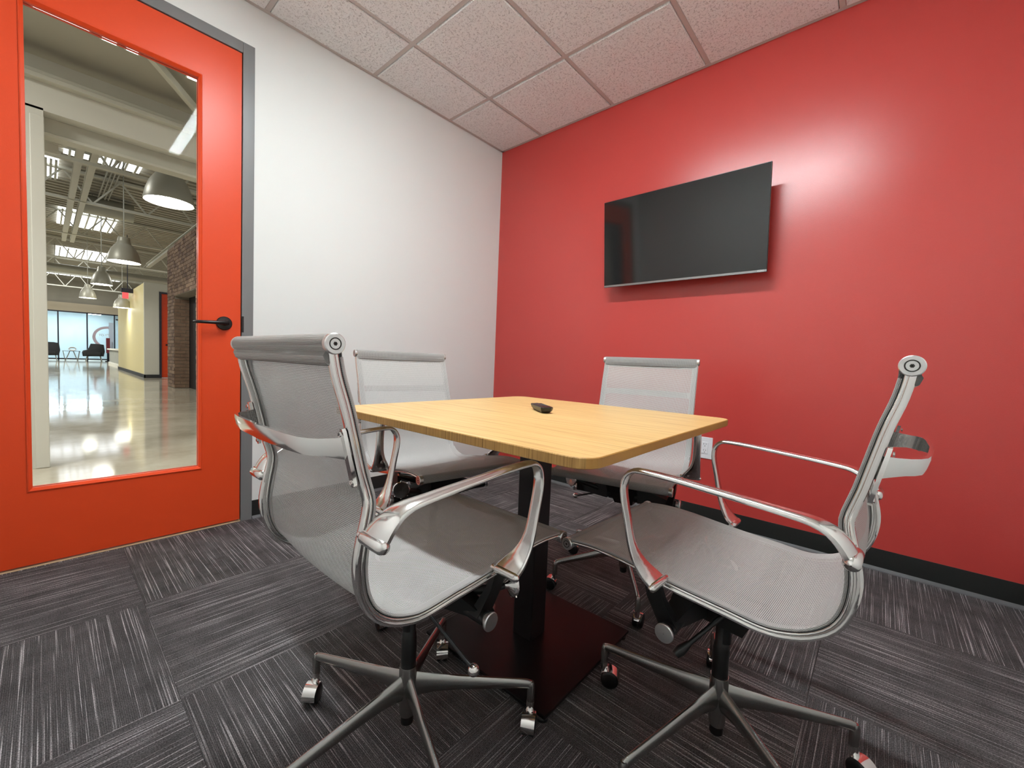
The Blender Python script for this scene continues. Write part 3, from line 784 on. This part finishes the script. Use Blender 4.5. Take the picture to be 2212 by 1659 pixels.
chair(1.732, -2.035, 0.0, 53, 1.0, 0, 'grey mesh office chair seen from behind, its mesh back nearest the orange door', [-60, -40, -50, 20, 250])
chair(2.272, -1.548, 87.4, 35, 1.9, -.003, 'grey mesh office chair facing left, side view before the red wall baseboard', [-25, 100, 25, 200, 300])
chair(1.211, -1.567, -99.7, 0, -4.4, .026, 'grey mesh office chair against the white wall, behind the table corner', [40, 140, 200, 300, 350])
chair(1.757, -.998, 192.2, 18, -.2, .022, 'grey mesh office chair with its back to the red wall under the television', [40, 120, 200, 195, 100])

# ------------------------------------------------------------------ corridor beyond the door
struct('floor_corridor', (-40, -9, -.10), (-.12, 6, -.002), m_concrete)
q = MB(); q.box(-2.20, -6, -.002, -2.02, -2.575, 2.56); wc = q.obj('wall_corridor_left', m_corrwhite, None, False, kind='structure')
q = MB(); q.box(-2.206, -2.64, .0, -2.012, -2.572, 2.5); q.obj('corner_guard', m_corrwhite, wc, False, bevel=.004)
q = MB(); q.box(-2.03, -6, 0, -2.019, -2.575, .03); q.obj('floor_trim', m_corrwhite, wc, False)
q = MB(); q.box(-2.14, -6, 2.545, -2.02, 4, 2.735)                      # gypsum header
hdw = q.obj('wall_corridor_header', m_corrwhite, None, False, kind='structure')
q = MB(); q.box(-2.14, -6, 2.735, -1.955, 4, 2.765); q.box(-2.14, -6, 2.775, -1.985, 4, 2.80); q.box(-2.14, -6, 2.80, -2.06, 4, 2.92)
q.obj('flange', m_steel, hdw, False, bevel=.003)
q = MB(); q.box(-2.20, -2.575, 2.43, -2.14, 4, 2.545); q.box(-2.22, -2.575, 2.408, -2.10, 4, 2.43)
q.obj('lower_beam', m_steel, hdw, False, bevel=.003)
struct('ceiling_corridor_low', (-2.3, -6, 2.99), (-.12, 4, 3.05), m_deck)
br = empty('diagonal_brace', (-1.68, -1.89, 2.925), label='pale steel brace rising diagonally under the dark corridor ceiling', category='brace')
q = MB(); q.bar((.24, -.20, .03), (-.22, .19, -.045), .05, .035); q.bar((.255, -.18, .015), (-.205, .21, -.06), .010, .05); q.obj('angle_bar', m_steel, br, False)
bk = empty('beam_bracket', (-2.28, -2.53, 2.36), label='pale lumpy joint bracket where the beam meets the white wall end', category='bracket')
q = MB(); q.box(-.03, -.04, .05, .03, .05, .14); q.box(-.02, -.05, -.02, .02, .03, .06); q.obj('plate', m_steel, bk, False, bevel=.006)
q = MB(); q.sphere((.0, .055, .085), .028); q.sphere((0, .02, .0), .022); q.obj('bolt', m_steel, bk)
# linear lights of the low corridor ceiling
for k, (y0, y1, x) in enumerate(((-2.62, -2.36, -1.48), (-2.32, -2.23, -1.50), (-2.20, -2.12, -1.50), (-1.86, -1.62, -1.52))):
    lt = empty('corridor_strip_light', (x, (y0 + y1) / 2, 2.95), label=['longest slim strip light on the dark corridor ceiling, leftmost in the door glass', 'slim strip light second from the left on the dark corridor ceiling', 'shortest strip light left of the diagonal brace', 'strip light at the right end beyond the diagonal brace'][k], category='light', group='strip lights on the corridor ceiling')
    h_ = (y1 - y0) / 2
    q = MB(); q.box(-.03, -h_, 0, .03, h_, .04); q.obj('housing', m_steel, lt, False)
    q = MB(); q.box(-.012, -h_ + .01, -.006, .012, h_ - .01, 0); q.obj('tube', m_strip, lt, False)

for (lx, ly, lw) in ((-1.05, -4.3, 95), (-1.05, .6, 65)):  # unseen area lights added to brighten the corridor near the door
    la = bpy.data.lights.new('corridor_panel', 'AREA'); la.shape = 'RECTANGLE'; la.size = .6; la.size_y = 1.2; la.energy = lw; la.color = (1, .98, .95)
    lo = bpy.data.objects.new('corridor_panel', la); COL.objects.link(lo); lo.location = (lx, ly, 2.97)
for (lx, ly, lw) in ((-6.5, 2.2, 170), (-6.0, -5.0, 170), (-15, -5.0, 260), (-16, 2.5, 200), (-26, -3.5, 500)):  # more unseen area lights, added to lift the brightness of the hall
    la = bpy.data.lights.new('hall_panel', 'AREA'); la.shape = 'RECTANGLE'; la.size = 1.2; la.size_y = 1.2; la.energy = lw; la.color = (1, .98, .95)
    lo = bpy.data.objects.new('hall_panel', la); COL.objects.link(lo); lo.location = (lx, ly, 4.55)
# tall hall ceiling
dk = struct('ceiling_hall', (-40, -9, 4.70), (-2.36, 6, 4.8), m_deck)
q = MB()
for i in range(150):
    x = -2.5 - .25 * i; q.box(x - .05, -9, 4.66, x + .05, 6, 4.70)
o = q.obj('deck_rib', m_deck, dk, False); o['kind'] = 'stuff'
for k, (x, y, wx, wy, lb) in enumerate(((-9.0, -1.75, 1.3, 1.1, 'bright ribbed skylight nearest above the first pendant lamp'), (-10.9, -2.6, 1.4, .5, 'bright skylight pane at the left edge behind the first beam'), (-15.6, -1.7, 2.2, 1.2, 'bright skylight above the second pendant lamp'), (-22.5, -1.5, 2.6, 1.5, 'skylight far down the hall above the small lamps'), (-29.0, -1.2, 3.0, 3.0, 'farthest skylight near the storefront soffit'))):
    sk = empty('skylight', (x, y, 4.6), label=lb, category='skylight', group='skylights in the hall ceiling')
    q = MB(); q.box(-wx / 2, -wy / 2, .02, wx / 2, wy / 2, .05); q.obj('pane', m_sky, sk, False)
    for i in range(7):
        q = MB(); yy = -wy / 2 + wy * (i + .5) / 7; q.box(-wx / 2, yy - .018, -.02, wx / 2, yy + .018, .02); q.obj('slat', m_steel, sk, False)
def truss(x, zb, zt, lab, ry0=-3.2, ry1=3.0):
    t = empty('roof_truss', (x, 0, zb), label=lab, category='truss', group='roof trusses across the hall')
    q = MB(); q.bar((0, ry0, 0), (0, ry1, 0), .09, .05); q.obj('bottom_chord', m_steel, t, False)
    q = MB(); q.bar((0, ry0, zt - zb), (0, ry1, zt - zb), .09, .05); q.obj('top_chord', m_steel, t, False)
    n = int((ry1 - ry0) / .45); me = None
    for i in range(n):
        a = ry0 + i * .45
        q = MB(); q.bar((0, a, 0 if i % 2 else zt - zb), (0, a + .45, zt - zb if i % 2 else 0), .03, .03); q.obj('web_bar', m_steel, t, False)
truss(-7.0, 3.75, 4.5, 'steel roof truss nearest the door, just past the white header')
truss(-10.6, 4.0, 4.6, 'steel roof truss crossing behind the first pendant lamp')
truss(-14.6, 4.0, 4.6, 'steel roof truss between the first and second skylights')
truss(-19.1, 3.95, 4.6, 'steel roof truss beyond the second pendant lamp')
truss(-24.0, 3.95, 4.6, 'steel roof truss far down the hall over the small lamps')
truss(-29.0, 3.9, 4.6, 'farthest steel roof truss before the beige soffit')
for k, (y, z, x0, x1, lb) in enumerate(((-2.17, 4.05, -16, -3, 'left one of the paired long steel joists'), (-2.0, 4.05, -16, -3, 'right one of the paired long steel joists'), (-.50, 3.36, -14.1, -3, 'steel beam along the top of the brick wall'))):
    t = empty('long_joist', ((x0 + x1) / 2, y, z), label=lb, category='joist', group='joists running along the hall')
    hl_ = (x1 - x0) / 2
    q = MB(); q.box(-hl_, -.045, -.06, hl_, .045, -.045); q.box(-hl_, -.045, .045, hl_, .045, .06); q.obj('flange', m_steel, t, False)
    q = MB(); q.box(-hl_, -.008, -.045, hl_, .008, .045); q.obj('web', m_steel, t, False)
for k, (y, pl_) in enumerate(((-1.68, 'leftmost of the four'), (-1.62, 'second from the left of the four'), (-1.56, 'third from the left of the four'), (-1.50, 'rightmost of the four'))):
    q = MB(); q.tube([(-12, y, 4.5), (-3, y, 4.5)], .015, 8)
    q.obj('conduit', m_galv, None, label='thin conduit pipe under the hall roof, ' + pl_, category='pipe', group='parallel conduit pipes under the hall roof')
for k, (x, z, r, y0, y1, lb) in enumerate(((-7.9, 4.40, .22, -3.2, -1.9, 'dark boxy duct end at the left behind the white wall'), (-20.4, 3.72, .16, -3.5, 2.5, 'thick dark pipe crossing the hall behind the second pendant'), (-12.4, 4.38, .22, -1.95, -1.0, 'rounded duct section hanging left of the first pendant'))):
    t = empty('duct', (x, (y0 + y1) / 2, z), label=lb, category='duct'); hy_ = (y1 - y0) / 2
    q = MB(); q.tube([(0, -hy_, 0), (0, hy_, 0)], r, 20); q.obj('shell', m_galv, t)
    for yy in (-hy_ * .6, hy_ * .6):
        q = MB(); q.tube([(0, yy, r), (0, yy, 4.66 - z)], .01, 6); q.obj('hanger', m_galv, t)
# pendants
pend = [(-3.89, -1.59, 2.62, .235, 'largest spun metal pendant lamp, nearest in the hall'), (-8.1, -1.59, 2.47, .235, 'second pendant lamp in the hall, before the long pipe'), (-12.78, -1.58, 2.50, .21, 'third pendant lamp from the door'), (-17.6, -1.60, 2.50, .21, 'fourth pendant lamp, glowing dimly'), (-17.5, -.76, 2.27, .24, 'low pendant lamp half hidden by the yellow wall')]
for x, y, z, r, lb in pend:
    t = empty('pendant_lamp', (x, y, z), label=lb, category='lamp', group='pendant lamps in the hall')
    q = MB(); q.lathe([(r, 0), (r * 1.01, .02), (r * .93, .12), (r * .78, .22), (r * .55, .31), (r * .42, .335), (r * .40, .35), (r * .38, .42), (r * .34, .45), (.02, .46), (.018, .45), (r * .32, .43), (r * .50, .30), (r * .75, .21), (r * .90, .12), (r * .97, .01)], (0, 0, 0), 'z', 32)
    q.obj('shade', m_shade, t)
    q = MB(); q.lathe([(.001, .02), (r * .93, .02)], (0, 0, 0), 'z', 32); me = q.mesh('diffuser', m_pend, False); link('diffuser', me, t)
    q = MB(); q.tube([(0, 0, .46), (0, 0, 4.65 - z)], .008, 8); q.obj('stem', m_galv, t)
# brick wall (plane y=-.6, from x=-10.55 to -3.0) with an opening
bw = MB(); by, bx0, bx1, zt = -.59, -10.5, -4.0, 3.30; ox0, ox1, oz = -9.72, -7.66, 2.11
bw.box(bx0, by, 0, ox0, by + .27, zt); bw.box(ox1, by, 0, bx1, by + .27, zt); bw.box(ox0, by, oz, ox1, by + .27, zt)
brw = bw.obj('wall_brick', m_mortar, None, False, kind='structure')
bl, bh, jt = .203, .068, .011
def brick_face(px, py, z0, z1, dirx, normal, length, joined):
    # bricks laid on a face starting at (px,py) running along dirx
    row = 0; z = z0 + jt
    while z + bh < z1 + .001:
        off = -(bl / 2 + jt / 2) * (row % 2); a = off
        while a < length - .02:
            a0, a1 = max(a, 0.0), min(a + bl, length)
            if a1 - a0 > .03:
                d = .010 + random.uniform(-.0025, .003)
                A = Vector((px, py, z)) + dirx * a0; Bq = Vector((px, py, z)) + dirx * a1 + normal * d
                lo = [min(A[i], Bq[i]) for i in range(2)]; hi = [max(A[i], Bq[i]) for i in range(2)]
                yield (lo[0], lo[1], z, hi[0], hi[1], z + bh)
            a += bl + jt
        z += bh + jt; row += 1
vx, vy = Vector((1, 0, 0)), Vector((0, 1, 0))
for b_ in brick_face(ox0, by, 0, oz, vy, vx, .27, False):      # far reveal, one object each
    q = MB(); q.box(b_[0], b_[1], b_[2], b_[3], b_[4], b_[5]); q.obj('brick', m_brick, brw, False)
jb = MB()
for (x0, x1, z0, z1) in ((bx0, ox0, 0, zt), (ox1, bx1, 0, zt), (ox0, ox1, oz, zt)):
    for b_ in brick_face(x0, by, z0, z1, vx, -vy, x1 - x0, True): jb.box(*b_)
o = jb.obj('brickwork', m_brick, brw, False); o['kind'] = 'stuff'
struct('wall_dark_recess', (ox0 - .3, -.31, 0), (ox1 + .5, -.26, 3.3), m_rubber)  # black sheet stands in for the shade inside the brick opening
# yellow block
yw = MB(); yw.box(-20.9, -.58, 0, -14.14, -.50, 2.86); yw.obj('wall_yellow', m_yellow, None, False, kind='structure')
struct('wall_block_end', (-14.14, -.60, 0), (-14.05, -.255, 2.86), m_corrwhite)
struct('wall_block_over_door', (-14.14, -.255, 2.62), (-14.05, 3.0, 2.86), m_corrwhite)
q = MB(); q.box(-20.9, -.6, 0, -14.03, -.581, .1); q.box(-14.05, -.6, 0, -14.03, -.255, .1); q.obj('baseboard_block', m_rubber, None, False, kind='structure')
d2 = struct('door_2', (-14.12, -.20, .01), (-14.07, .8, 2.58), m_door)
q = MB(); q.box(-14.13, -.255, 0, -14.03, -.20, 2.62); q.box(-14.13, -.20, 2.57, -14.03, .9, 2.62); q.obj('frame', m_mullion, d2, False)
q = MB(); q.box(-14.065, -.10, 1.0, -14.04, -.02, 1.04); q.obj('lever_handle', m_black, d2, False)
# reception desk
ds = empty('reception_desk', (-25.2, .3, 0), label='reception desk with white top and brown wood end beside the yellow wall', category='desk')
q = MB(); q.box(-2.9, -.70, .73, 2.85, .6, .80); q.obj('top', m_corrwhite, ds, False)
q = MB(); q.box(2.7, -.66, 0, 2.8, .6, .73); q.obj('end_panel', m_deskwood, ds, False)
q = MB(); q.box(-2.8, -.62, .1, 2.7, -.56, .73); q.obj('front_panel', mat('grey_desk_front', srgb(150, 150, 140), .5, var=(6, .3)), ds, False)
q = MB(); q.box(2.3, -.66, 0, 2.7, -.60, .73); q.box(-2.8, -.66, 0, 2.7, -.58, .10); q.obj('white_frame', m_corrwhite, ds, False)
# storefront
X = -33.0
struct('wall_soffit', (X - .3, -7, 2.86), (X + .1, 4, 3.34), mat('beige_soffit', srgb(200, 186, 160), .6))
struct('wall_soffit_upper', (X - .3, -7, 3.34), (X - .1, 4, 4.7), m_deck)
sf = MB()
for y in (-3.3, -2.06, -.89, .29): sf.box(X - .04, y - .03, 0, X + .06, y + .03, 2.84)
sf.box(X - .04, -7, 2.79, X + .06, 4, 2.86); sf.box(X - .04, -7, .06, X + .06, 4, .13); sf.box(X - .04, .35, 2.52, X + .06, 4, 2.60)
wn = sf.obj('window_1', m_mullion, None, False, kind='structure')
for a, b in ((-4.5, -3.33), (-3.27, -2.09), (-2.03, -.92), (-.86, .26), (.32, 1.6)):
    box('pane', (X, a, .13), (X + .01, b, 2.79), m_bluegl, wn)
struct('wall_store_back', (X - 3.1, -7, -.1), (X - 3.0, 4, 3.0), mat('pale_blue_room_wall', srgb(206, 218, 222), .6))  # pale blue backing stands in for daylight mirrored in the panes
# room behind the glass: ceiling, and glowing bars added to brighten the panes
struct('ceiling_store', (X - 3.0, -7, 2.95), (X - .3, 4, 3.0), m_corrwhite)
for k, (y0, y1, x) in enumerate(((-3.2, -1.9, X - 1.2), (-1.75, -.9, X - 1.0), (-.75, -.2, X - 1.6))):
    q = MB(); q.box(x - .12, y0, 2.86, x + .12, y1, 2.90)
    q.obj('shop_light', emis('shop_light_lens', (.84, .93, 1, 1), 75), None, False, label=['long glowing light bar behind the leftmost storefront pane', 'glowing light bar high behind the middle storefront pane', 'short glowing light bar behind the right storefront pane'][k], category='light')
ban = empty('banner_stand', (X + .6, -.03, 0), label='dark red banner stand in front of the storefront glass', category='banner')
q = MB(); q.box(-.02, -.10, .5, .02, .07, 1.40); q.obj('panel', mat('dark_red_banner', srgb(120, 40, 48), .6), ban, False)
q = MB(); q.box(-.02, -.07, 0, .02, .04, .5); q.box(-.12, -.14, 0, .12, .1, .03); q.obj('foot', m_mullion, ban, False)
pos = box('white_poster', (X + .08, .03, .35), (X + .1, .24, 2.35), mat('pale_blue_poster', srgb(206, 220, 236), .5), None, label='tall pale poster on the glass beside the dark mullion', category='poster')
# ring sign and reversed lettering on the glass
q = MB(); ring_ = []
for i in range(25):
    a = math.radians(70 + 160 * i / 24); ring_.append([(0, r_ * math.cos(a), r_ * math.sin(a)) for r_ in (.52, .66)])
for i in range(24): q.add([ring_[i][0], ring_[i][1], ring_[i + 1][1], ring_[i + 1][0]], [(0, 1, 2, 3)])
o = q.obj('ring_sign', mat('dusty_pink_vinyl', srgb(204, 186, 194), .6), None, False, label='dusty pink half ring decal on the storefront glass', category='sign'); o.location = (X + .03, -.02, 1.45)
for k, (ch, yy) in enumerate((('t', -.38), ('o', -.24), ('o', -.04), ('r', .14))):
    o = text_mesh('letter', ch, .30, m_print, Matrix.Translation((X + .0115 + .0004, yy, 1.60)) @ Matrix.Rotation(PI / 2, 4, 'Z') @ Matrix.Rotation(PI / 2, 4, 'X') @ Matrix.Scale(-1, 4, (1, 0, 0)), None)
    o['label'] = ['white reversed letter t, first on the storefront glass', 'white reversed letter o next to the t on the storefront glass', 'white reversed letter o over the dark red banner', 'white reversed letter r over the pale poster'][k]; o['category'] = 'letter'; o['group'] = 'reversed letters on the storefront glass'
ex = empty('exit_sign', (-16.5, -.72, 2.72), label='red lit exit sign hanging above the yellow wall corner', category='sign')
q = MB(); q.box(-.03, -.16, .0, .03, .16, .14); q.tube([(0, 0, .14), (0, 0, 1.9)], .012, 8); q.obj('housing', m_mullion, ex, False)
q = MB(); q.box(.0, -.13, -.20, .02, .02, .0); q.obj('lit_face', m_exit, ex, False)
# lounge furniture
def lounge(x, y, lb):
    t = empty('lounge_armchair', (x, y, 0), label=lb, category='armchair', group='black lounge armchairs by the storefront')
    q = MB()
    pr = [(-.62, .30), (-.66, .52), (-.60, .62), (-.38, .66), (-.26, .80), (-.16, 1.02), (.28, 1.02), (.56, .98), (.62, .60), (.55, .32)]
    q.loft([[(xx, a * k_ * .7, .3 + (b - .3) * k_) for a, b in pr] for xx, k_ in ((-.34, .9), (-.3, 1), (.3, 1), (.34, .9))]); q.obj('shell', m_fabric_blk, t, True, 50)
    q = MB(); q.box(.3, -.31, .36, .42, .27, .56); q.obj('cushion', m_fabric_blk, t, False, bevel=.03)
    for sx in (-1, 1):
        for sy in (-1, 1):
            q = MB(); q.tube([(sx * .2, sy * .26, .32), (sx * .28, sy * .32, 0)], .018, 8); q.obj('leg', m_galv, t)
lounge(-31.2, -.72, 'black lounge armchair right of the low wire table'); lounge(-31.2, -2.46, 'black lounge armchair half hidden by the white wall end')
lt = empty('wire_coffee_table', (-31.6, -1.59, 0), label='low wire leg coffee table between the black armchairs', category='table')
q = MB(); q.box(-.35, -.34, .55, .35, .34, .57); q.obj('tabletop', m_mullion, lt, False)
for sx in (-.3, .3):
    q = MB()
    for a, b in ((-.32, -.24), (-.24, -.06), (.08, .24), (.24, .32)):
        q.tube([(sx, a, .55 if a in (-.32, .08) else 0), (sx, b, 0 if a in (-.32, .08) else .55)], .012, 6)
    q.obj('leg', m_galv, lt)
vs = empty('decor_bowl', (-31.6, -1.55, .585), label='pale twisted ornament on the coffee table', category='ornament')
q = MB()
for k in range(3): q.tube([(.0 + .03 * k, .14 * math.cos(a), .10 + (.055 + .02 * k) * math.sin(a)) for a in [2 * PI * i / 16 + k for i in range(17)]], .018, 8, cap=False)
q.obj('loop', m_corrwhite, vs)
